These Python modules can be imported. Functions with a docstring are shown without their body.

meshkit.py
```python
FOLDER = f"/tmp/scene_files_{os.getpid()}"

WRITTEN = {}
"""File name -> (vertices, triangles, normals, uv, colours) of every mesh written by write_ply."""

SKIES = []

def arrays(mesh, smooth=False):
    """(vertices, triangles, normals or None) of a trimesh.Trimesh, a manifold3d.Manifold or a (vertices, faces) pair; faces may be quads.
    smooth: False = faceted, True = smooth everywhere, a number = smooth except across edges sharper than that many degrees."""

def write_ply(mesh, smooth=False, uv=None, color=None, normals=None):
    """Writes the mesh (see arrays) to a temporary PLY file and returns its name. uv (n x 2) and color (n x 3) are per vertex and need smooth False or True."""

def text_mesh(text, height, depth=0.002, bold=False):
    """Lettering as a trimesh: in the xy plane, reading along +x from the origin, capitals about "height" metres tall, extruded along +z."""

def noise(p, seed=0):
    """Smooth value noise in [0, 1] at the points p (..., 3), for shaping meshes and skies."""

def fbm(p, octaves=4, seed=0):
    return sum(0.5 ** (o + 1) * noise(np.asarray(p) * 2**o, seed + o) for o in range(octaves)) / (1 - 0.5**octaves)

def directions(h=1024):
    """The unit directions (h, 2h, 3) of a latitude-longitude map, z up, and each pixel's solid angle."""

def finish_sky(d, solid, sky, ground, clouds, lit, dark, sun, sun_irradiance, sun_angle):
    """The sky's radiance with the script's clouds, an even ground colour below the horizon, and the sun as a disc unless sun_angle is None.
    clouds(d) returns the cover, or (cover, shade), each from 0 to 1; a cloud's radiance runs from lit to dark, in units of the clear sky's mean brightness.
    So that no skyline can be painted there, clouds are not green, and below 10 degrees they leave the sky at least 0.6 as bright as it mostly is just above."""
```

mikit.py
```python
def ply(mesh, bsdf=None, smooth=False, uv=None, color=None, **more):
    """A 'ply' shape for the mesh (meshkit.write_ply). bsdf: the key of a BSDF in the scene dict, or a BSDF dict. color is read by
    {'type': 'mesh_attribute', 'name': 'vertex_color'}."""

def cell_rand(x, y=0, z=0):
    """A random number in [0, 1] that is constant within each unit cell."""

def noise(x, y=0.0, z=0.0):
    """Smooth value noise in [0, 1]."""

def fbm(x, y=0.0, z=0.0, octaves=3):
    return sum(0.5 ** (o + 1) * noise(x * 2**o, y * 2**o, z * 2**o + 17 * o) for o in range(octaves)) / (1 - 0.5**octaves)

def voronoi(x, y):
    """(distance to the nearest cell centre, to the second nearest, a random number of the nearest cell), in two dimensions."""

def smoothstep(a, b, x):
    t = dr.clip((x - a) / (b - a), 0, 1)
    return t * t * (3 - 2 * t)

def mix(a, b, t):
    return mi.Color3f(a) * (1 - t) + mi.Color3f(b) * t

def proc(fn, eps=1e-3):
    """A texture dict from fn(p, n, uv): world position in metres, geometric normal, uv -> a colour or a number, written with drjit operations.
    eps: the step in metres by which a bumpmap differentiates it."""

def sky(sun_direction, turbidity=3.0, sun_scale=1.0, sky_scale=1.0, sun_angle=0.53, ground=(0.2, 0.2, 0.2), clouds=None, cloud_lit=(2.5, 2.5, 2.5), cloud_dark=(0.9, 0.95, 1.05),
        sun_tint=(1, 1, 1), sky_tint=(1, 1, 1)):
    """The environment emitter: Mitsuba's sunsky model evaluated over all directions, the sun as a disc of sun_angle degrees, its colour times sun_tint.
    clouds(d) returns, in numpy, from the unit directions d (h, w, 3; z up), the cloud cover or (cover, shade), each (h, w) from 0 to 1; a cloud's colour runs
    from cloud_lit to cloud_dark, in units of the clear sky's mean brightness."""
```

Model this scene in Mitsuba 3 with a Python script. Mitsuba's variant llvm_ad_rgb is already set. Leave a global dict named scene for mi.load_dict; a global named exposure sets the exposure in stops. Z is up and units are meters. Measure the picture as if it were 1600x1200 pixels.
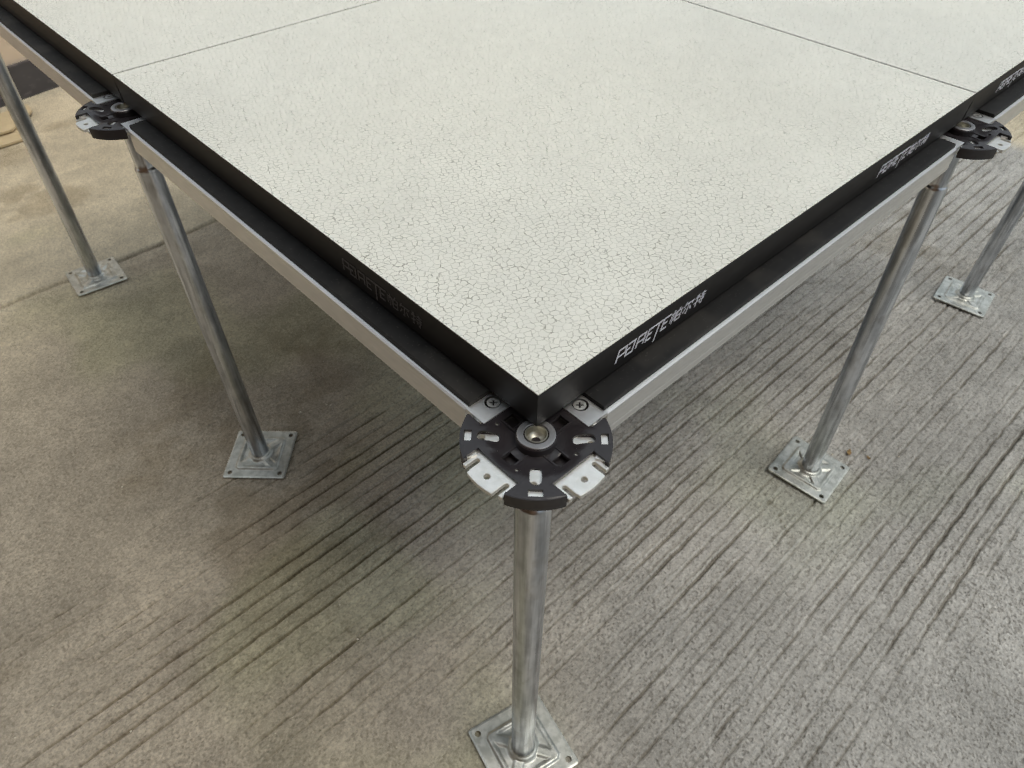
import math, random
import numpy as np, trimesh, manifold3d
import shapely.geometry as sg
from shapely import affinity, union_all
import drjit as dr
import mitsuba as mi
import mikit, meshkit
from mikit import proc, noise, fbm, voronoi, smoothstep, mix, cell_rand

T = mi.ScalarTransform4f
random.seed(7)
scene, labels = {}, {}

# ------------------------------------------------------------------ camera, light, exposure
CAM = np.array([-0.20892, -0.19643, 0.88231])
FWD = np.array([0.48630, 0.50771, -0.71115])
UP = np.array([0.48299, 0.52205, 0.70298])
scene['camera'] = {'type': 'thinlens', 'aperture_radius': 0.0010, 'focus_distance': 0.56, 'fov': 2 * math.degrees(math.atan(800 / 1136.87)), 'fov_axis': 'x',
                   'to_world': T().look_at(origin=CAM.tolist(), target=(CAM + FWD).tolist(), up=UP.tolist()),
                   'near_clip': 0.01, 'far_clip': 300.0}
SUN_AZ, SUN_EL = math.radians(-68), math.radians(66)
scene['sky'] = mikit.sky([math.cos(SUN_AZ) * math.cos(SUN_EL), math.sin(SUN_AZ) * math.cos(SUN_EL), math.sin(SUN_EL)], turbidity=3,
                         sun_scale=0.25, sun_angle=28, sun_tint=(0.92, 1.0, 1.10),
                         clouds=lambda d: (np.ones(d.shape[:2]), 1 - (1.15 + 1.85 * np.clip(d[..., 2], 0, 1)) / 3), cloud_lit=(2.42, 2.68, 2.86), cloud_dark=(0.0, 0.0, 0.0))
exposure = 1.80

# ------------------------------------------------------------------ helpers
def ref(k):
    return {'type': 'ref', 'id': k}

def put(key, shape, bsdf=None, M=None):
    """One entry of the scene, under the next free number."""
    base, n = key, 0
    while key in scene:
        n += 1
        key = '%s_%03d' % (base, n)
    d = dict(shape)
    if bsdf: d['bsdf'] = ref(bsdf)
    if M is not None: d['to_world'] = M
    scene[key] = d
    return key

def tag(key, label=None, cat=None, group=None, kind=None):
    d = {}
    if label: d['label'] = label
    if cat: d['category'] = cat
    if group: d['group'] = group
    if kind: d['kind'] = kind
    labels[key] = d

def ext(poly, z0, z1):
    ps = getattr(poly, 'geoms', [poly])
    m = trimesh.util.concatenate([trimesh.creation.extrude_polygon(p, z1 - z0, engine='earcut') for p in ps])
    m.apply_translation([0, 0, z0])
    return m

def box(x0, x1, y0, y1, z0, z1):
    return trimesh.creation.box(bounds=[[x0, y0, z0], [x1, y1, z1]])

def lathe(prof, n=64):
    """Surface of revolution from (r, z) points."""
    p = np.array(prof, float)
    a = np.arange(n) * 2 * np.pi / n
    v = np.stack([p[:, 0, None] * np.cos(a), p[:, 0, None] * np.sin(a), np.repeat(p[:, 1, None], n, 1)], -1).reshape(-1, 3)
    i, j = np.meshgrid(np.arange(len(p) - 1), np.arange(n), indexing='ij')
    q = np.stack([i * n + j, i * n + (j + 1) % n, (i + 1) * n + (j + 1) % n, (i + 1) * n + j], -1).reshape(-1, 4)
    return trimesh.Trimesh(v, np.vstack([q[:, [0, 1, 2]], q[:, [0, 2, 3]]]), process=False)

def prism_x(prof, x0, x1):
    """A (y, z) outline extruded along x."""
    m = trimesh.creation.extrude_polygon(sg.Polygon(prof), x1 - x0, engine='earcut')
    v = m.vertices.copy()
    m.vertices = np.c_[v[:, 2] + x0, v[:, 0], v[:, 1]]
    return m

def tm(mf):
    m = mf.to_mesh()
    return trimesh.Trimesh(np.array(m.vert_properties)[:, :3], np.array(m.tri_verts), process=False)

def mf(m):
    m = m.copy(); m.merge_vertices()
    return manifold3d.Manifold(manifold3d.Mesh(np.asarray(m.vertices, np.float32), np.asarray(m.faces, np.uint32)))

sst = lambda a, b, x: (lambda t: t * t * (3 - 2 * t))(np.clip((x - a) / (b - a), 0, 1))

# ------------------------------------------------------------------ materials
def principled(col, rough, metallic=0.0, spec=0.5, **k):
    c = {'type': 'rgb', 'value': list(col)} if isinstance(col, (tuple, list)) else col
    r = {'type': 'rgb', 'value': [rough] * 3} if not isinstance(rough, dict) else rough
    return {'type': 'principled', 'base_color': c, 'roughness': rough if isinstance(rough, float) else rough, 'metallic': metallic, 'specular': spec, **k}

def two(b):
    return {'type': 'twosided', 'bsdf': b}

def concrete_color(p, n, uv):
    x, y = p.x, p.y
    big = fbm(x * 1.7 + 3, y * 1.7 + 9, 0.0, 4)
    mid = fbm(x * 9, y * 11, 2.0, 4)
    fine = noise(x * 420, y * 420, 5.0)
    spk = noise(x * 900, y * 900, 8.0)
    slab = smoothstep(1.228, 1.242, y + 0.006 * (noise(x * 14, 3.0, 1.0) - 0.5))
    spill = 0.75 * smoothstep(0.75, 1.25, y) * smoothstep(0.30, -0.10, x + 0.25 * (big - 0.5))
    sand = dr.maximum(dr.maximum(slab, spill), smoothstep(1.86, 1.98, x + 0.10 * (noise(x * 6, y * 6, 3.0) - 0.5)))
    dust_light = smoothstep(0.35, -0.25, x - 0.55 * y + 0.5 * (big - 0.5))  # warm tint on the left: floor dust plus warm bounce light in the colour
    c = mix((0.425, 0.415, 0.390), (0.415, 0.365, 0.290), dust_light)
    c = mix(c, (0.54, 0.475, 0.355), sand)
    c = c * (0.76 + 0.48 * big) * (0.78 + 0.44 * mid) * (0.88 + 0.24 * fbm(x * 38, y * 38, 6.0, 3))
    c = c * (0.80 + 0.36 * fine) * (0.88 + 0.24 * spk)
    pits = smoothstep(0.66, 0.84, noise(x * 380 + 40, y * 380, 9.0)) * (1 - 0.7 * slab)
    c = mix(c, c * mi.Color3f(0.58, 0.56, 0.53), pits * (0.55 - 0.25 * dust_light))
    stain = smoothstep(0.56, 0.66, fbm(x * 2.3 + 11, y * 2.9 + 4, 7.0, 5)) * smoothstep(0.35, 0.6, fbm(x * 17, y * 17, 1.0, 3))
    c = mix(c, c * mi.Color3f(0.74, 0.71, 0.66), stain * 0.8)
    scuff = smoothstep(0.66, 0.80, fbm(x * 3.5, y * 15 + 20, 2.0, 4))
    c = mix(c, c * 1.16, scuff * 0.7)
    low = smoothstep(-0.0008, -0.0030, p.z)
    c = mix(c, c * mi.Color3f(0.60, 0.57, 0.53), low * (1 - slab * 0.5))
    green = smoothstep(0.62, 0.78, fbm(x * 3.1 + 2.2, y * 3.1 + 5, 4.0, 3))
    return mix(c, c * mi.Color3f(0.96, 1.0, 0.90), green)

def concrete_bump(p, n, uv):
    x, y = p.x, p.y
    rough = 0.12 + 0.85 * fbm(x * 5, y * 5, 3.0, 3)
    slab = 1 - 0.72 * smoothstep(1.22, 1.25, y)
    slab = slab * (1 - 0.25 * smoothstep(0.35, -0.30, x - 0.55 * y + 0.5 * (fbm(x * 1.7 + 3, y * 1.7 + 9, 0.0, 2) - 0.5)))
    g = 0.0014 * noise(x * 240, y * 270, 1.0) + 0.0022 * noise(x * 430, y * 430, 2.0) + 0.0006 * noise(x * 1000, y * 1000, 6.0)
    pit = -0.0026 * smoothstep(0.66, 0.84, noise(x * 380 + 40, y * 380, 9.0))
    return (g + pit) * rough * slab

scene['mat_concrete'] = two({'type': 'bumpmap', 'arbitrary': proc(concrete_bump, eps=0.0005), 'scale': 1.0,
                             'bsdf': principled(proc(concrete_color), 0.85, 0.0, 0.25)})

def crackle(x, y, jitter=0.78):
    """(distance to the nearest cell border, random number of the cell), both in cell units."""
    px, py = dr.floor(x), dr.floor(y)
    d1, d2, ax, ay, bx, by, w = mi.Float(9), mi.Float(9), mi.Float(0), mi.Float(0), mi.Float(0), mi.Float(0), mi.Float(0)
    for i in (-1, 0, 1):
        for j in (-1, 0, 1):
            cx, cy = px + i, py + j
            qx = cx + 0.5 + jitter * (cell_rand(cx, cy, 1) - 0.5)
            qy = cy + 0.5 + jitter * (cell_rand(cx, cy, 2) - 0.5)
            d = dr.square(qx - x) + dr.square(qy - y)
            near = d < d1
            second = ~near & (d < d2)
            bx, by = dr.select(near, ax, dr.select(second, qx, bx)), dr.select(near, ay, dr.select(second, qy, by))
            d2 = dr.select(near, d1, dr.select(second, d, d2))
            ax, ay, d1, w = dr.select(near, qx, ax), dr.select(near, qy, ay), dr.select(near, d, d1), dr.select(near, cell_rand(cx, cy, 3), w)
    gap = dr.sqrt(dr.square(ax - bx) + dr.square(ay - by)) + 1e-4
    return (d2 - d1) / (2 * gap), w

def laminate_color(p, n, uv):
    x, y = p.x, p.y
    wx = x + 0.0018 * (noise(x * 300, y * 300, 1.0) - 0.5) + 0.0010 * (noise(x * 640, y * 640, 3.0) - 0.5)
    wy = y + 0.0018 * (noise(x * 300, y * 300, 7.0) - 0.5) + 0.0010 * (noise(x * 640, y * 640, 9.0) - 0.5)
    e, w = crackle(wx * 186 - wy * 62, wx * 66 + wy * 214)
    width = 0.030 + 0.036 * noise(x * 230, y * 230, 4.0)
    strength = 0.55 + 0.45 * smoothstep(0.40, 0.85, noise(x * 330, y * 330, 11.0))
    line = (1 - smoothstep(width * 0.6, width * 1.6, e)) * strength
    speck = smoothstep(0.93, 0.975, noise(x * 420 + 9, y * 420, 2.0)) * smoothstep(0.5, 0.7, noise(x * 60, y * 60, 5.0))
    base = mix((0.780, 0.762, 0.675), (0.755, 0.752, 0.690), fbm(x * 3, y * 3, 1.0, 2))
    base = base * (0.975 + 0.05 * w)
    smudge = smoothstep(0.52, 0.75, fbm(x * 4.5 + 3, y * 3.5, 8.0, 4))
    base = base * (1 - 0.055 * smudge) * (0.97 + 0.06 * fbm(x * 25, y * 25, 3.0, 3))
    c = mix(base, (0.25, 0.24, 0.185), 0.88 * line)
    return mix(c, (0.20, 0.195, 0.16), 0.7 * speck)

scene['mat_laminate'] = two(principled(proc(laminate_color), 0.42, 0.0, 0.4))
scene['mat_edge'] = two(principled(proc(lambda p, n, uv: mix((0.009, 0.0085, 0.009), (0.017, 0.016, 0.0165), fbm(p.x * 40, p.y * 40, p.z * 90, 3))), 0.50, 0.0, 0.28))
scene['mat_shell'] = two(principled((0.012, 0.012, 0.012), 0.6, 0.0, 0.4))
def gasket_color(p, n, uv):
    c = mix((0.008, 0.0078, 0.008), (0.013, 0.0125, 0.0125), noise(p.x * 160, p.y * 160, 3.0))
    dust_light = smoothstep(0.5, 0.75, fbm(p.x * 26, p.y * 26, 2.0, 4)) * 0.25 + smoothstep(0.86, 0.95, noise(p.x * 800, p.y * 800, 1.0)) * 0.35
    return mix(c, (0.070, 0.064, 0.056), dust_light)
scene['mat_gasket'] = two(principled(proc(gasket_color), 0.6, 0.0, 0.35))
scene['mat_print'] = two(principled(proc(lambda p, n, uv: mix((0.62, 0.63, 0.70), (0.76, 0.77, 0.84), noise(p.x * 700, p.y * 700, p.z * 700))), 0.55, 0.2, 0.3))
scene['mat_print_shade'] = two(principled(proc(lambda p, n, uv: mix((0.075, 0.074, 0.078), (0.13, 0.13, 0.135), noise(p.x * 500, p.y * 500, p.z * 500))), 0.6, 0.0, 0.2))  # same lettering for the left face, its shade put into the colour
scene['mat_plastic'] = two(principled(proc(lambda p, n, uv: mix((0.018, 0.016, 0.018), (0.032, 0.027, 0.030), fbm(p.x * 90, p.y * 90, p.z * 90, 3))), 0.30, 0.0, 0.5))

def spangle(lo, hi, sx, sz):
    def f(p, n, uv):
        s = fbm(p.x * sx, p.y * sx, p.z * sz, 4)
        return mix(lo, hi, smoothstep(0.25, 0.75, s))
    return f

def tube_rough(p, n, uv):
    return 0.15 + 0.14 * fbm(p.x * 260, p.y * 260, p.z * 9, 3) + 0.06 * fbm(p.x * 90, p.y * 90, p.z * 40, 3)

def tube_color(p, n, uv):
    s = 0.74 * fbm(p.x * 240, p.y * 240, p.z * 9, 3) + 0.26 * fbm(p.x * 150, p.y * 150, p.z * 60, 4)
    c = mix((0.34, 0.36, 0.39), (0.74, 0.77, 0.82), smoothstep(0.28, 0.72, s))
    grime = smoothstep(0.58, 0.72, fbm(p.x * 70 + 5, p.y * 70, p.z * 26, 4))
    return mix(c, c * mi.Color3f(0.62, 0.58, 0.53), grime * 0.35)

scene['mat_tube'] = two(principled(proc(tube_color), proc(tube_rough), 1.0))
scene['mat_zinc'] = two(principled(proc(spangle((0.50, 0.515, 0.475), (0.72, 0.73, 0.69), 150, 150)),
                                   proc(lambda p, n, uv: 0.40 + 0.2 * fbm(p.x * 200, p.y * 200, p.z * 200, 3)), 1.0))
scene['mat_steel'] = two(principled(proc(spangle((0.84, 0.83, 0.79), (0.95, 0.94, 0.91), 300, 300)),
                                    proc(lambda p, n, uv: 0.42 + 0.15 * noise(p.x * 500, p.y * 500, p.z * 500)), 1.0))
scene['mat_beam'] = two(principled(proc(lambda p, n, uv: mix((0.70, 0.70, 0.70), (0.97, 0.97, 0.97), 0.55 * fbm(p.x * 14, p.y * 14, p.z * 60, 4) + 0.45 * fbm(p.x * 90, p.y * 90, p.z * 500, 3))),
                                   proc(lambda p, n, uv: 0.40 + 0.14 * fbm(p.x * 60, p.y * 60, p.z * 500, 3)), 1.0))
scene['mat_ring'] = two(principled((0.60, 0.59, 0.60), 0.4, 1.0))
scene['mat_brass'] = two(principled((0.50, 0.485, 0.42), 0.42, 1.0))
scene['mat_plaster'] = two({'type': 'bumpmap', 'arbitrary': proc(lambda p, n, uv: 0.0012 * fbm(p.x * 60, p.y * 60, p.z * 60, 3), eps=0.002), 'scale': 1.0,
                            'bsdf': principled(proc(lambda p, n, uv: mix((0.74, 0.60, 0.46), (0.80, 0.66, 0.51), fbm(p.x * 5, p.y * 5, p.z * 6, 4))), 0.9, 0.0, 0.2)})

scene['mat_blocker'] = two(principled(proc(lambda p, n, uv: mix((0.150, 0.078, 0.036), (0.21, 0.115, 0.058), fbm(p.y * 4, p.z * 5, 2.0, 4))), 0.9, 0.0, 0.2))  # dark brown of the unseen wall and pillar added to block light

def skirting_color(p, n, uv):
    s = 0.45 * smoothstep(0.52, 0.85, fbm(p.x * 45, p.y * 45, p.z * 80, 5))
    c = mix((0.060, 0.056, 0.060), (0.095, 0.090, 0.096), fbm(p.x * 16, p.y * 16, p.z * 24, 4))
    return mix(c, (0.24, 0.215, 0.22), s)
scene['mat_skirting'] = two(principled(proc(skirting_color), 0.6, 0.0, 0.4))
scene['mat_card'] = two(principled(proc(lambda p, n, uv: mix((0.50, 0.41, 0.26), (0.58, 0.475, 0.31), fbm(p.x * 30, p.y * 90, p.z * 30, 3))), 0.9, 0.0, 0.2))
scene['mat_leaf'] = two(principled((0.30, 0.20, 0.09), 0.8))
scene['mat_crumb'] = two(principled((0.62, 0.58, 0.48), 0.9))

# ------------------------------------------------------------------ floor: one graded sheet with real raked grooves
def graded(lo, hi, step, far):
    core = list(np.arange(lo, hi + step / 2, step))
    a, s, l = core[-1], step, []
    while a < far:
        s *= 1.35; a += s; l.append(a)
    b, s, k = core[0], step, []
    while b > -far:
        s *= 1.35; b -= s; k.append(b)
    return np.array(k[::-1] + core + l)

STRONG = [  # x, y, radius x, radius y, amount: where the rake bit deep
    (0.19, 0.43, .30, .11, 1.0), (0.02, 0.34, .26, .10, .85), (-0.22, 0.37, .22, .10, .55), (-0.04, 0.22, .16, .07, .8), (0.40, 0.14, .17, .17, .75),
    (0.50, 0.24, .26, .14, .75), (0.83, 0.16, .30, .17, 1.0), (1.45, 0.16, .50, .20, .9), (0.36, 0.02, .12, .07, .95), (0.75, -0.22, .34, .05, 1.0),
    (0.46, -0.13, .10, .04, .5), (0.25, -0.10, .12, .05, .5), (0.62, -0.235, .18, .03, .9), (1.05, -0.07, .25, .06, .5), (0.12, -0.04, .12, .04, .45),
    (-0.30, 0.52, .15, .04, .35), (-0.05, 0.58, .15, .03, .35), (1.2, -0.35, .5, .12, .7), (-.6, .2, .2, .2, .5)]

def groove_mask(x, y):
    m = np.zeros_like(x)
    for (cx, cy, rx, ry, a) in STRONG:
        m = np.maximum(m, a * np.exp(-(((x - cx) / rx) ** 2 + ((y - cy) / ry) ** 2) ** 1.4))
    return m

CRACKS = [[(0.80, .30), (0.86, .262), (0.90, .20), (0.905, .145)], [(0.98, .27), (1.06, .21), (1.075, .15)], [(0.90, .20), (0.97, .185)],
          [(-0.075, .300), (-0.060, .262), (-0.068, .232)], [(0.46, -.065), (0.50, -.02), (0.52, .03)]]

def seg_dist(x, y, a, b):
    a, b = np.array(a), np.array(b); d = b - a
    t = np.clip(((x - a[0]) * d[0] + (y - a[1]) * d[1]) / (d @ d), 0, 1)
    return np.hypot(x - a[0] - t * d[0], y - a[1] - t * d[1])

def floor_height(x, y):
    P3 = lambda sx, sy, s: np.stack([x * sx, y * sy, np.full_like(x, s)], -1)
    h = 0.0016 * (meshkit.fbm(P3(7, 9, 1.0), 4) - 0.62)
    yy = y + 0.008 * (meshkit.noise(P3(1.6, 1.2, 3.0)) - 0.5) + 0.0024 * (meshkit.noise(P3(4, 9, 5.0)) - 0.5) + 0.0008 * (meshkit.noise(P3(48, 40, 2.0)) - 0.5) - 0.012 * x + 0.004 * x * x
    per = 0.0225
    u = yy / per
    k = np.floor(u); f = u - k
    line = np.stack([x * 3.1, k * 3.77, np.zeros_like(x)], -1)
    on = sst(0.28, 0.62, meshkit.fbm(line, 3, 4)) * 0.75 + 0.35
    m = np.maximum(groove_mask(x, y), 0.35 * sst(-0.1, .12, x + .3 * y) * sst(.62, .48, y - .12 * x) * sst(-.36, -.2, y + .0 * x)) * on
    jig = 0.08 * (meshkit.noise(np.stack([x * 55, k * 5.1, np.zeros_like(x)], -1), 9) - 0.5)
    g = f - 0.5 - jig
    prof = np.where(g < 0, np.exp(-(g / 0.070) ** 2), np.exp(-(g / 0.120) ** 2))
    m = m * (0.55 + 0.9 * meshkit.noise(np.stack([x * 38, k * 7.3, np.zeros_like(x)], -1), 11))
    h -= 0.0056 * m * prof
    h += 0.0006 * m * np.exp(-((g + 0.16) / 0.06) ** 2) + 0.0028 * m * np.exp(-((g - 0.22) / 0.080) ** 2) + 0.0016 * m * np.where(g > 0.2, 0.5 - f, 0) * 0.6
    wob = 1.235 + 0.012 * (meshkit.noise(P3(5, 0, 1.0)) - 0.5) + 0.008 * (meshkit.noise(P3(30, 0, 4.0)) - 0.5)
    cw = 0.003 + 0.0035 * meshkit.noise(P3(12, 0, 8.0))
    h -= 0.0055 * np.exp(-((y - wob) / cw) ** 2)
    h += 0.0022 * sst(0, 0.008, y - wob)
    wx = x + 0.006 * (meshkit.noise(P3(60, 60, 1.0)) - .5); wy = y + 0.006 * (meshkit.noise(P3(60, 60, 6.0)) - .5)
    for line in CRACKS:
        for a, b in zip(line[:-1], line[1:]):
            h -= 0.0022 * np.exp(-(seg_dist(wx, wy, a, b) / 0.0022) ** 2)
    grit = meshkit.noise(P3(130, 150, 2.0)) * 0.6 + meshkit.noise(P3(260, 260, 7.0)) * 0.4
    h += 0.0016 * (grit - 0.6) * np.where(y > wob, 0.35, 1.0)
    return np.minimum(h, 0.0012)

gx = graded(-0.75, 2.15, 0.008, 30.0)
gy = np.concatenate([graded(-0.55, 1.29, 0.0019, 30.0)])
gy = np.concatenate([gy[gy < -0.549], np.arange(-0.548, 0.70, 0.00125), np.arange(0.7005, 1.29, 0.003), np.arange(1.292, 2.3, 0.008), gy[gy > 2.32]])
X, Y = np.meshgrid(gx, gy, indexing='xy')
Z = floor_height(X, Y)
Z[np.hypot(X - .6, Y - .6) > 5] = 0
nx, ny = len(gx), len(gy)
ii, jj = np.meshgrid(np.arange(ny - 1), np.arange(nx - 1), indexing='ij')
q = np.stack([ii * nx + jj, ii * nx + jj + 1, (ii + 1) * nx + jj + 1, (ii + 1) * nx + jj], -1).reshape(-1, 4)
floor = trimesh.Trimesh(np.stack([X, Y, Z], -1).reshape(-1, 3), np.vstack([q[:, [0, 1, 2]], q[:, [0, 2, 3]]]), process=False)
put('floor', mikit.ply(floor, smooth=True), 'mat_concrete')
tag('floor', 'rough grey brown concrete floor raked with parallel grooves', 'floor', kind='structure')
tag('sky', 'pale overcast sky', 'sky', kind='structure')

# ------------------------------------------------------------------ wall behind the platform, with its dark skirting
WA = math.radians(11.0)
WM = T().translate([0.153, 2.137, 0]).rotate([0, 0, 1], 11.0)
put('back_wall__plaster', mikit.ply(trimesh.util.concatenate([box(-2.05, 9.0, 0.012, 0.25, -0.05, 1.05)])), 'mat_plaster', WM)
put('back_wall__skirting', mikit.ply(box(-1.8, 9.0, 0.0, 0.03, -0.02, 0.088)), 'mat_skirting', WM)
put('added_wall', mikit.ply(box(-1.85, -1.6, -4.0, 1.35, -0.05, 5.2)), 'mat_blocker')  # unseen wall, added to darken the left and give brown reflections
put('added_pillar', mikit.ply(trimesh.util.concatenate([box(-1.13, -0.45, -1.13, -0.45, -0.05, 0.12), box(-1.10, -0.48, -1.10, -0.48, 0.12, 3.9), box(-1.16, -0.42, -1.16, -0.42, 3.9, 4.1)])), 'mat_blocker')  # unseen pillar, added to block light from behind the camera
tag('added_pillar', 'added unseen brown pillar that keeps light off the platform corner', 'pillar')
tag('added_wall', 'added unseen brown wall that keeps light off the left of the platform', 'wall')
tag('back_wall', 'pinkish tan plastered wall with scuffed dark painted skirting behind the pedestals', 'wall')
tag('back_wall__skirting', 'scuffed dark grey painted skirting band')

# ------------------------------------------------------------------ platform dimensions
H = 0.5824          # top of the panels
ZB = 0.5534         # bottom edge of the panel side
ZS = 0.5475         # top of the stringers and of the head cap
S = 0.6
INSET = 0.0018      # the panel side leans in towards the bottom

# lettering of the panel side, as strokes (mm): the start point of the print is x = 0, the base line z = 0
def strokes():
    thick, thin = [], []
    thick += [[(.8, -1), (.8, 9.5), (8.2, 9.5), (8.2, 3.8), (.8, 3.8)]]
    thick += [[(9.9, 9.5), (16.6, 9.5), (16.6, 0), (9.9, 0), (9.9, 5.0), (13.2, 5.0)]]
    thick += [[(20.2, 0), (20.2, 9.5), (27.4, 9.5), (27.4, 0)], [(20.2, 4.4), (27.4, 4.4)]]
    thick += [[(36.6, 9.5), (30.4, 9.5), (30.4, 0), (35.6, 0)], [(30.4, 4.9), (34.8, 4.9)]]
    thick += [[(36.6, 9.5), (47.0, 9.5)], [(41.2, 9.5), (41.2, -6.4)]]
    thick += [[(53.6, 9.5), (46.4, 9.5), (46.4, 0), (52.0, 0)], [(46.4, 4.9), (51.2, 4.9)]]
    thin += [[(57.5, 10.6), (57.5, -.6)], [(55.3, 1), (55.3, 8), (59.7, 8), (59.7, 1)], [(63.4, 10.6), (62.4, 8.2)],
             [(61.2, 8), (66, 8), (66, 0), (61.2, 0), (61.2, 8.4)], [(61.2, 4), (66, 4)]]
    thin += [[(70.8, 10.6), (68.6, 6.4)], [(70, 8.4), (78.6, 8.4), (77.4, 6.2)], [(73.8, 8.4), (73.8, 0), (72.2, .4)], [(71.2, 5.2), (69.2, 1.4)], [(75.8, 5.2), (78.2, 1.4)]]
    thin += [[(83, 10), (81.6, 6.6)], [(81.8, 7.6), (86, 7.6)], [(84, 10.6), (84, -.6)], [(81.2, 3), (86, 4.2)], [(87.2, 8.8), (92.2, 8.8)], [(89.6, 10.6), (89.6, 6.2)],
             [(86.6, 6.2), (92.8, 6.2)], [(86.6, 3.8), (92.6, 3.8)], [(90.8, 6.2), (90.8, 0), (89.2, .5)], [(87.6, 2.8), (88.6, 1.2)]]
    g = [sg.LineString(s).buffer(.84, cap_style='flat', join_style='mitre') for s in thick] + [sg.LineString(s).buffer(.56, cap_style='flat', join_style='mitre') for s in thin]
    u = union_all(g)
    return affinity.affine_transform(u, [1, .165, 0, 1, 0, 0])

PRINT = ext(strokes(), 0, 0.35)
PRINT.vertices = PRINT.vertices / 1000.0

def print_mesh(start, side):
    """The lettering on a panel side; side 'x' runs along +x on y = 0, side 'y' runs along -y on x = 0."""
    v = PRINT.vertices
    z = 0.5622 + v[:, 1]
    out = INSET * (H - z) / (H - ZB)
    d = out + 0.00005 - v[:, 2] * 0.4
    m = PRINT.copy()
    m.vertices = np.c_[start + v[:, 0], d, z] if side == 'x' else np.c_[d, start - v[:, 0], z]
    return m

def frustum(a, z1, b, z0):
    """Closed prism between a rectangle a = (x0, x1, y0, y1) at z1 and b at z0."""
    r = lambda t, z: [[t[0], t[2], z], [t[1], t[2], z], [t[1], t[3], z], [t[0], t[3], z]]
    return trimesh.Trimesh(np.array(r(b, z0) + r(a, z1)), [[0, 2, 1], [0, 3, 2], [4, 5, 6], [4, 6, 7], [0, 1, 5], [0, 5, 4], [1, 2, 6], [1, 6, 5], [2, 3, 7], [2, 7, 6], [3, 0, 4], [3, 4, 7]], process=False)

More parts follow.
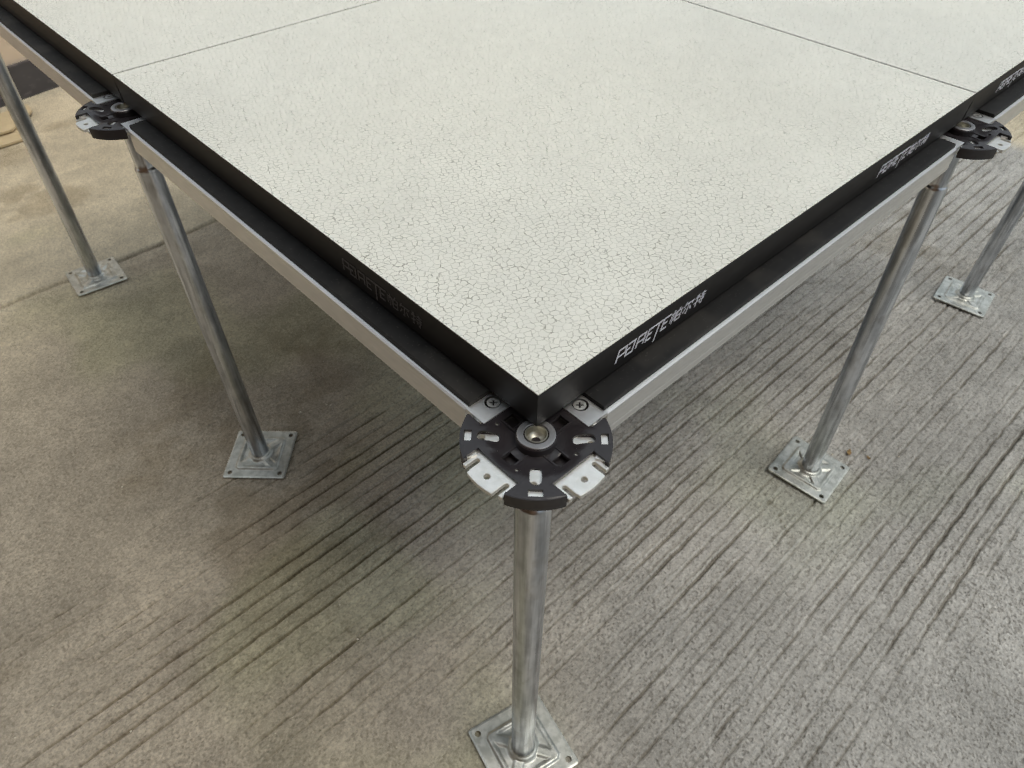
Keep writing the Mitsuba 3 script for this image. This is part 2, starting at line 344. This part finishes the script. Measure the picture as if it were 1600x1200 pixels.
g = 0.0004
def rect(d, s=S):
    return (g + d, s - g - d, g + d, s - g - d)
body_mesh = trimesh.util.concatenate([frustum(rect(0.0004), H - 0.0005, rect(0), H - 0.0011), frustum(rect(0), H - 0.0011, rect(INSET), ZB)])
c = 0.03
shell_poly = sg.Polygon([(c, .009), (S - c, .009), (S - .009, c), (S - .009, S - c), (S - c, S - .009), (c, S - .009), (.009, S - c), (.009, c)])
PANEL = dict(laminate=mikit.ply(frustum(rect(0.0007), H, rect(0.0006), H - 0.0008)), edge_trim=mikit.ply(body_mesh), underside_pan=mikit.ply(ext(shell_poly, ZS + 0.0036, ZB + 0.001)))

def panel(i, j, label, prints):
    key = 'floor_panel' if (i, j) == (0, 0) else 'floor_panel_%03d' % (len([k for k in labels if k.startswith('floor_panel')]))
    M = T().translate([i * S, j * S, 0])
    for n, mt in (('laminate', 'mat_laminate'), ('edge_trim', 'mat_edge'), ('underside_pan', 'mat_shell')):
        put(key + '__' + n, PANEL[n], mt, M)
    for (st, side) in prints:
        k = put(key + '__edge_trim__lettering', mikit.ply(print_mesh(st, side)), 'mat_print' if side == 'x' else 'mat_print_shade', M)
        tag(k, 'pale printed lettering on the black panel edge' if side == 'x' else 'dark grey lettering with shade put into its colour on the black panel edge')
    tag(key, label, 'floor panel', 'raised floor panels')

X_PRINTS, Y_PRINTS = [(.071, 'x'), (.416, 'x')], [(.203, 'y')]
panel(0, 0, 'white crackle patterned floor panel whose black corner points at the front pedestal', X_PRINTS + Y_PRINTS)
panel(1, 0, 'white crackle floor panel beyond the thin dark seam at upper right', X_PRINTS)
panel(0, 1, 'white crackle floor panel beyond the faint seam at upper left', [])
panel(1, 1, 'white crackle floor panel diagonally behind the front one', [])

# ------------------------------------------------------------------ stringers between the pedestal heads
W, HB = 0.0163, 0.0240
ch = 0.0013
prof = [(-W, ZS - HB + ch), (-W, ZS - HB + .0068), (-W + .0002, ZS - HB + .0073), (-W + .0002, ZS - HB + .0079), (-W, ZS - HB + .0084), (-W, ZS - ch), (-W + ch, ZS - .0001), (-.0136, ZS), (-.0132, ZS - .0006),
        (.0132, ZS - .0006), (.0136, ZS), (W - ch, ZS - .0001), (W, ZS - ch), (W, ZS - HB + ch), (W - ch, ZS - HB), (-W + ch, ZS - HB)]
END, LIP = 0.0468, 0.0295
def end_plate(x0, x1, hole_x):
    p = sg.box(x0, -W + .0003, x1, W - .0003).difference(sg.Point(hole_x + (.0007 if hole_x < .3 else -.0007), 0).buffer(.0053, 24))
    return ext(p, ZS - .0030, ZS - .0001)
SX = 0.0385
beam = trimesh.util.concatenate([prism_x(prof, END, S - END), end_plate(LIP, END - .00005, SX), end_plate(S - END + .00005, S - LIP, S - SX)])
gp = [(-.0134, ZS - .0002), (-.0134, ZS + .0026), (-.0126, ZS + .0034), (.0126, ZS + .0034), (.0134, ZS + .0026), (.0134, ZS - .0002)]
gasket = prism_x(gp, END - .0006, S - END + .0006)
sc_ = manifold3d.Manifold.cylinder(.0028, .0030, .0042, 48).translate([0, 0, -.0028])
cross = manifold3d.Manifold.cube([.0050, .0012, .0046], True) + manifold3d.Manifold.cube([.0012, .0050, .0046], True)
sc_ = sc_ - cross.rotate([0, 0, 20])
screw = tm(sc_)
rc = tm(cross.rotate([0, 0, 20]).scale([.97, .97, .4]).translate([0, 0, -.0014]))  # black cross filling the screw slot, painted stand-in for its shade
STR = dict(dark_fill=mikit.ply(rc), beam=mikit.ply(beam), gasket=mikit.ply(gasket, smooth=20), screw=mikit.ply(screw, smooth=30), gap_shade=mikit.ply(ext(sg.Point(.0007, 0).buffer(.0053, 32), -.0033, -.0026)))  # last disc: black, stands for shade in the gap round the screw

def stringer(x, y, turn, label):
    n = len([k for k in labels if k.startswith('stringer') and '__' not in k])
    key = 'stringer' if n == 0 else 'stringer_%03d' % n
    M = T().translate([x, y, 0])
    if turn: M = M.rotate([0, 0, 1], 90)
    put(key + '__beam', STR['beam'], 'mat_beam', M)
    tag(put(key + '__gasket', STR['gasket'], 'mat_gasket', M), 'black rubber strip lying on the metal beam')
    for i, sx in enumerate((SX, S - SX)):
        k = put(key + '__screw', STR['screw'], 'mat_steel', M.translate([sx, 0, ZS + .0002]).rotate([0, 0, 1], 25 + 50 * i))
        put(k + '__dark_fill', STR['dark_fill'], 'mat_shell', M.translate([sx, 0, ZS + .0002]).rotate([0, 0, 1], 25 + 50 * i))
        put(k + '__gap_shade', STR['gap_shade'], 'mat_shell', M.translate([sx, 0, ZS]).rotate([0, 0, 1], 180 * i))
    tag(key, label, 'stringer', 'metal stringers under the panel edges')

stringer(0, 0, 0, 'bright metal stringer running from front pedestal to right pedestal under lettered edge')
stringer(0, 0, 1, 'brownish metal stringer running from front pedestal to left pedestal')
stringer(S, 0, 0, 'short visible stringer beyond the right pedestal head at the frame edge')
stringer(0, S, 1, 'stringer beyond the left pedestal head going out at upper left')

# ------------------------------------------------------------------ pedestals
def rot4(poly, k):
    return affinity.rotate(poly, 90 * k, origin=(0, 0))

def ring_sector(r0, r1, a0, a1, n=24):
    a = np.radians(np.linspace(a0, a1, n))
    return sg.Polygon([(r1 * math.cos(t), r1 * math.sin(t)) for t in a] + [(r0 * math.cos(t), r0 * math.sin(t)) for t in a[::-1]])

mm = .001
def diag(poly, k):
    return affinity.rotate(poly, 45 + 90 * k, origin=(0, 0))
capp = sg.Point(0, 0).buffer(46.0 * mm, 64)
for k in range(4):
    capp = capp.difference(rot4(sg.box(31 * mm, -17.6 * mm, 60 * mm, 17.6 * mm), k))
    capp = capp.difference(rot4(sg.box(17.5 * mm, -4.2 * mm, 25 * mm, 4.2 * mm), k))
    capp = capp.difference(diag(sg.box(39.2 * mm, -4.3 * mm, 44.0 * mm, 4.3 * mm), k))
    capp = capp.difference(diag(sg.LineString([(25.6 * mm, 0), (32.4 * mm, 0)]).buffer(3.6 * mm, 16), k))
    capp = capp.difference(rot4(sg.Point(25 * mm, 9.4 * mm).buffer(1.2 * mm, 12), k))
cap = ext(capp, ZS - .0018, ZS)
cap.merge_vertices()
cv, cf = trimesh.remesh.subdivide_to_size(cap.vertices, cap.faces, .0035, max_iter=12)
r = np.hypot(cv[:, 0], cv[:, 1])
ax = np.minimum(np.abs(np.abs(np.arctan2(cv[:, 1], cv[:, 0]))), 9)
dg = np.abs(np.abs(cv[:, 0]) - np.abs(cv[:, 1])) / math.sqrt(2)        # distance from the nearest diagonal
top = cv[:, 2] > ZS - .0010
drop = .0036 * (1 - sst(.0170, .0320, r)) + .0008 * sst(.008, .012, dg) * (1 - sst(.034, .038, r))
cv[:, 2] -= drop
cv[top, 2] -= (.0004 * sst(.0448, .046, r))[top]
skirts = []
for k in range(4):
    a = math.degrees(math.asin(17.6 / 46.4))
    skirts.append(ext(ring_sector(.0442, .0464, 90 * k + a, 90 * k + 90 - a), ZS - .0105, ZS - .0006))
boss = lathe([(.0130, ZS - .0065), (.0127, ZS + .0013), (.0121, ZS + .0021), (.0076, ZS + .0021), (.0076, ZS - .004)])
ribs = []
for k in range(4):
    for s in (-1, 1):
        ribs.append(ext(rot4(sg.box(.0108, s * .0050 - .0006, .0300, s * .0050 + .0006), k), ZS - .006, ZS - .0030 + (.0012 if k in (0, 1) else .0)))
dark_fill = lathe([(.0155, ZS - .0100), (.0155, ZS - .0085), (.030, ZS - .0085), (.030, ZS - .0100), (.0155, ZS - .0100)])
cap_mesh = trimesh.util.concatenate([dark_fill, trimesh.Trimesh(cv, cf, process=False)] + skirts + [boss] + ribs)

platep = sg.Point(0, 0).buffer(43.6 * mm, 64)
tab = sg.box(20 * mm, -16.9 * mm, 48 * mm, 16.9 * mm).intersection(sg.Point(0, 0).buffer(47.6 * mm, 64))
tab = tab.difference(sg.box(44.2 * mm, -30 * mm, 60 * mm, -10.4 * mm)).difference(sg.box(44.2 * mm, 12.4 * mm, 60 * mm, 30 * mm)).buffer(-.8 * mm).buffer(.8 * mm)
for k in range(4):
    t = tab
    for s in (-1, 1):
        t = t.difference(sg.LineString([(36.4 * mm, s * 12.6 * mm), (52 * mm, s * 12.6 * mm)]).buffer(1.75 * mm, 12))
    t = t.difference(sg.Point(40 * mm, 0).buffer(2.1 * mm, 20))
    platep = platep.difference(rot4(sg.box(31 * mm, -17.4 * mm, 60 * mm, 17.4 * mm), k)).union(rot4(t, k))
for k in range(4):
    platep = platep.difference(diag(sg.Point(33.2 * mm, -1.2 * mm).buffer(2.2 * mm, 16), k)).difference(rot4(sg.box(16 * mm, -5 * mm, 27 * mm, 5 * mm), k))
platep = platep.difference(sg.Point(0, 0).buffer(.0225, 32))
pf = ext(platep, ZS - .0064, ZS - .0037)
pb = ext(platep.buffer(-.0003), ZS - .0037, ZS - .0034)
raised = [ext(ring_sector(.0375, .0436, 90 * k + 24, 90 * k + 66), ZS - .0036, ZS - .0020) for k in range(4)]
plate_mesh = trimesh.util.concatenate([pf, pb] + raised)
hub_ring = lathe([(.0119, ZS + .0020), (.0119, ZS + .0027), (.0116, ZS + .0030), (.0081, ZS + .0030), (.0078, ZS + .0027), (.0078, ZS - .003)])
bolt = lathe([(.0072, ZS - .004), (.0072, ZS + .0027), (.0069, ZS + .0031), (.0064, ZS + .0031), (.0061, ZS + .0026), (.0058, ZS - .0008), (.0055, ZS - .0018), (.0036, ZS - .0032), (.0010, ZS - .0046), (.0001, ZS - .0048)])

# tube, built round the axis from 0 to 1 length; bare length LT
KINK, LT = .482, .5405
def tube_profile():
    p = [(.0128, .004)]
    p += [(.0128, KINK - .006), (.01295, KINK - .003), (.0130, KINK - .001), (.0127, KINK + .0006), (.0118, KINK + .0016), (.0112, KINK + .0024), (.0110, KINK + .006), (.0112, LT)]
    return p
tube_mesh = lathe(tube_profile(), 72)
# top of tube seen under the head: a flared collar
collar = lathe([(.0112, .524), (.0135, .531), (.0150, .5365), (.0150, ZS - .0066), (.010, ZS - .0066)], 64)

# base plate: pressed sheet with a raised frame, four ribs and four holes
n_ = 95
ax_ = np.linspace(-.0465, .0465, n_)
bx_, by_ = np.meshgrid(ax_, ax_, indexing='xy')
axx, ayy = np.abs(bx_), np.abs(by_)
HO = .0375
sd = np.maximum(np.maximum(axx, ayy) - .0325, .0105 - np.hypot(axx - HO, ayy - HO))
hz = .0024 + .0022 * (1 - sst(-.0026, .0, sd))
rr = np.hypot(bx_, by_)
inner = np.maximum(np.maximum(axx, ayy) - .0275, .0170 - np.hypot(axx - HO, ayy - HO))
inner = np.maximum(inner, .0042 - np.abs(axx - ayy) / math.sqrt(2))
inner = np.maximum(inner, .0165 - rr)
hz -= .0018 * (1 - sst(-.0030, .0002, inner))
hz += .0030 * (1 - sst(.0128, .0175, rr))
hz -= .0005 * sst(.0445, .0465, np.maximum(axx, ayy))
vt = np.stack([bx_, by_, hz], -1).reshape(-1, 3)
vb = np.stack([bx_, by_, np.maximum(hz - .0022, 0)], -1).reshape(-1, 3)
ii, jj = np.meshgrid(np.arange(n_ - 1), np.arange(n_ - 1), indexing='ij')
qt = np.stack([ii * n_ + jj, ii * n_ + jj + 1, (ii + 1) * n_ + jj + 1, (ii + 1) * n_ + jj], -1).reshape(-1, 4)
rim = np.r_[np.arange(n_ - 1), np.arange(n_ - 1) * n_ + n_ - 1, (n_ * n_ - 1) - np.arange(n_ - 1), (n_ * (n_ - 1)) - np.arange(n_ - 1) * n_]
rn = np.roll(rim, -1)
N = n_ * n_
fs = np.vstack([qt[:, [0, 1, 2]], qt[:, [0, 2, 3]], qt[:, [0, 2, 1]] + N, qt[:, [0, 3, 2]] + N,
                np.stack([rim, rim + N, rn + N], 1), np.stack([rim, rn + N, rn], 1)])
base = manifold3d.Manifold(manifold3d.Mesh(np.vstack([vt, vb]).astype(np.float32), fs.astype(np.uint32)))
for sx in (-1, 1):
    for sy in (-1, 1):
        base = base - manifold3d.Manifold.cylinder(.02, .0036, .0036, 32).translate([sx * HO, sy * HO, -.01])
corner = ext(sg.box(-.0465, -.0465, .0465, .0465).buffer(-.004).buffer(.004, 12), -.01, .02)
base = base ^ mf(corner)
base_mesh = tm(base)
weld = lathe([(.0172, .0040), (.0166, .0056), (.0155, .0068), (.0143, .0072), (.0134, .0078), (.0128, .0092)], 64)

PED = dict(cap=mikit.ply(cap_mesh, smooth=25), plate=mikit.ply(plate_mesh), ring=mikit.ply(hub_ring, smooth=35), bolt=mikit.ply(bolt, smooth=50),
           tube=mikit.ply(tube_mesh, smooth=True), collar=mikit.ply(collar, smooth=30), base=mikit.ply(base_mesh, smooth=25), weld=mikit.ply(weld, smooth=True))

def pedestal(hx, hy, bx, by, rz, label, lift=.0022, tilt=0.0):
    n = len([k for k in labels if k.startswith('pedestal') and '__' not in k])
    key = 'pedestal' if n == 0 else 'pedestal_%03d' % n
    Mh = T().translate([hx, hy, 0])
    d = np.array([hx - bx, hy - by, LT]); d /= np.linalg.norm(d)
    axis = np.cross([0, 0, 1], d)
    Mt = T().translate([bx, by, lift])
    if np.linalg.norm(axis) > 1e-6:
        Mt = Mt.rotate((axis / np.linalg.norm(axis)).tolist(), math.degrees(math.acos(d[2])))
    Mb = T().translate([bx, by, lift + .012 * math.radians(abs(tilt))]).rotate([0.6, 0.8, 0], tilt).rotate([0, 0, 1], rz)
    put(key + '__head_cap', PED['cap'], 'mat_plastic', Mh); tag(key + '__head_cap', 'black plastic head cap with four petals')
    put(key + '__head_plate', PED['plate'], 'mat_steel', Mh); tag(key + '__head_plate', 'silver metal plate with slotted tabs')
    put(key + '__hub_ring', PED['ring'], 'mat_ring', Mh)
    put(key + '__hub_ring__bolt', PED['bolt'], 'mat_brass', Mh)
    put(key + '__collar', PED['collar'], 'mat_zinc', Mh)
    put(key + '__tube', PED['tube'], 'mat_tube', Mt)
    put(key + '__base_plate', PED['base'], 'mat_zinc', Mb)
    put(key + '__base_plate__weld', PED['weld'], 'mat_zinc', Mb)
    tag(key, label, 'pedestal', 'adjustable pedestals carrying the platform')

pedestal(0, 0, .0031, .0000, -12.5, 'front metal pedestal with fully exposed round black and silver head', tilt=1.6)
pedestal(S, 0, .6005, -.0100, 5, 'pedestal at right middle with tilted shiny base plate next to dry leaf scraps', tilt=2.6)
pedestal(0, S, .0035, .5836, 46, 'pedestal left of the front one with diamond turned base plate')
pedestal(2 * S, 0, 1.2030, .0085, 8, 'pedestal at right frame edge, bluish tube cut off by the frame', tilt=2.0)
pedestal(0, 2 * S, -.0050, 1.2073, -5, 'far left pedestal standing on the crack between the slabs')

# ------------------------------------------------------------------ small things on the floor
def sheet(poly, z0, t, seed):
    m = ext(sg.Polygon(poly), z0, z0 + t)
    v, f = trimesh.remesh.subdivide_to_size(m.vertices, m.faces, .03, max_iter=10)
    v[:, 2] += .006 * meshkit.noise(np.c_[v[:, 0] * 6, v[:, 1] * 6, np.full(len(v), seed)])
    return trimesh.Trimesh(v, f, process=False)
put('cardboard_sheet', mikit.ply(sheet([(-.62, 1.845), (.082, 1.885), (.098, 1.99), (-.60, 1.99)], .001, .005, 1.0)), 'mat_card')
tag('cardboard_sheet', 'lower tan cardboard sheet lying flat behind the far left tube', 'cardboard', 'cardboard by the wall')
put('cardboard_sheet_001', mikit.ply(sheet([(-.62, 1.915), (.075, 1.935), (.150, 2.02), (.155, 2.065), (-.6, 1.96)], .010, .005, 3.0)), 'mat_card')
tag('cardboard_sheet_001', 'upper tan cardboard sheet nearer the dark skirting', 'cardboard', 'cardboard by the wall')

rng = np.random.default_rng(5)
def scrap(x, y, s, rz, curl):
    u, w = np.meshgrid(np.linspace(-1, 1, 7), np.linspace(-1, 1, 5), indexing='ij')
    wid = (1 - np.abs(u) ** 1.7) * .45
    v = np.stack([u * s, w * wid * s, .0015 + curl * s * u ** 2 + .25 * s * (w * wid) ** 2 + .0012 * rng.random(u.shape)], -1).reshape(-1, 3)
    i, j = np.meshgrid(np.arange(6), np.arange(4), indexing='ij')
    q = np.stack([i * 5 + j, (i + 1) * 5 + j, (i + 1) * 5 + j + 1, i * 5 + j + 1], -1).reshape(-1, 4)
    f = np.vstack([q[:, [0, 1, 2]], q[:, [0, 2, 3]]])
    up = v + [0, 0, .0005]
    m = trimesh.Trimesh(np.vstack([v, up]), np.vstack([f[:, ::-1], f + len(v)]), process=False)
    m.apply_transform(trimesh.transformations.rotation_matrix(rz, [0, 0, 1])); m.apply_translation([x, y, 0])
    return m
put('dry_leaf', mikit.ply(scrap(.676, -.036, .0075, .4, .35)), 'mat_leaf')
tag('dry_leaf', 'curled brown dry leaf scrap lying beside the right base plate', 'leaf', 'dry leaf scraps')
put('dry_leaf_001', mikit.ply(scrap(.689, -.062, .0045, 1.3, .25)), 'mat_leaf')
tag('dry_leaf_001', 'smaller brown leaf scrap a little right of the curled one', 'leaf', 'dry leaf scraps')
crumbs = []
for (x, y, s) in [(.095, .620, .0035), (.136, .606, .003), (.166, .568, .002), (.14, .60, .0022), (-.06, .235, .0025), (-.05, .29, .002), (.655, -.02, .002), (.70, -.05, .002), (.03, .40, .002)] + [(float(rng.uniform(-.5, 1.6)), float(rng.uniform(-.4, 1.1)), float(rng.uniform(.0010, .0021))) for _ in range(150)]:
    m = trimesh.creation.icosphere(1, s * .6); m.vertices *= 1 + .35 * (rng.random((len(m.vertices), 1)) - .5); m.vertices[:, 2] *= .6
    m.apply_translation([x, y, .0005 + s * .3]); crumbs.append(m)
put('grit', mikit.ply(trimesh.util.concatenate(crumbs)), 'mat_crumb')
tag('grit', 'pale grit crumbs scattered on the concrete', 'grit', kind='stuff')
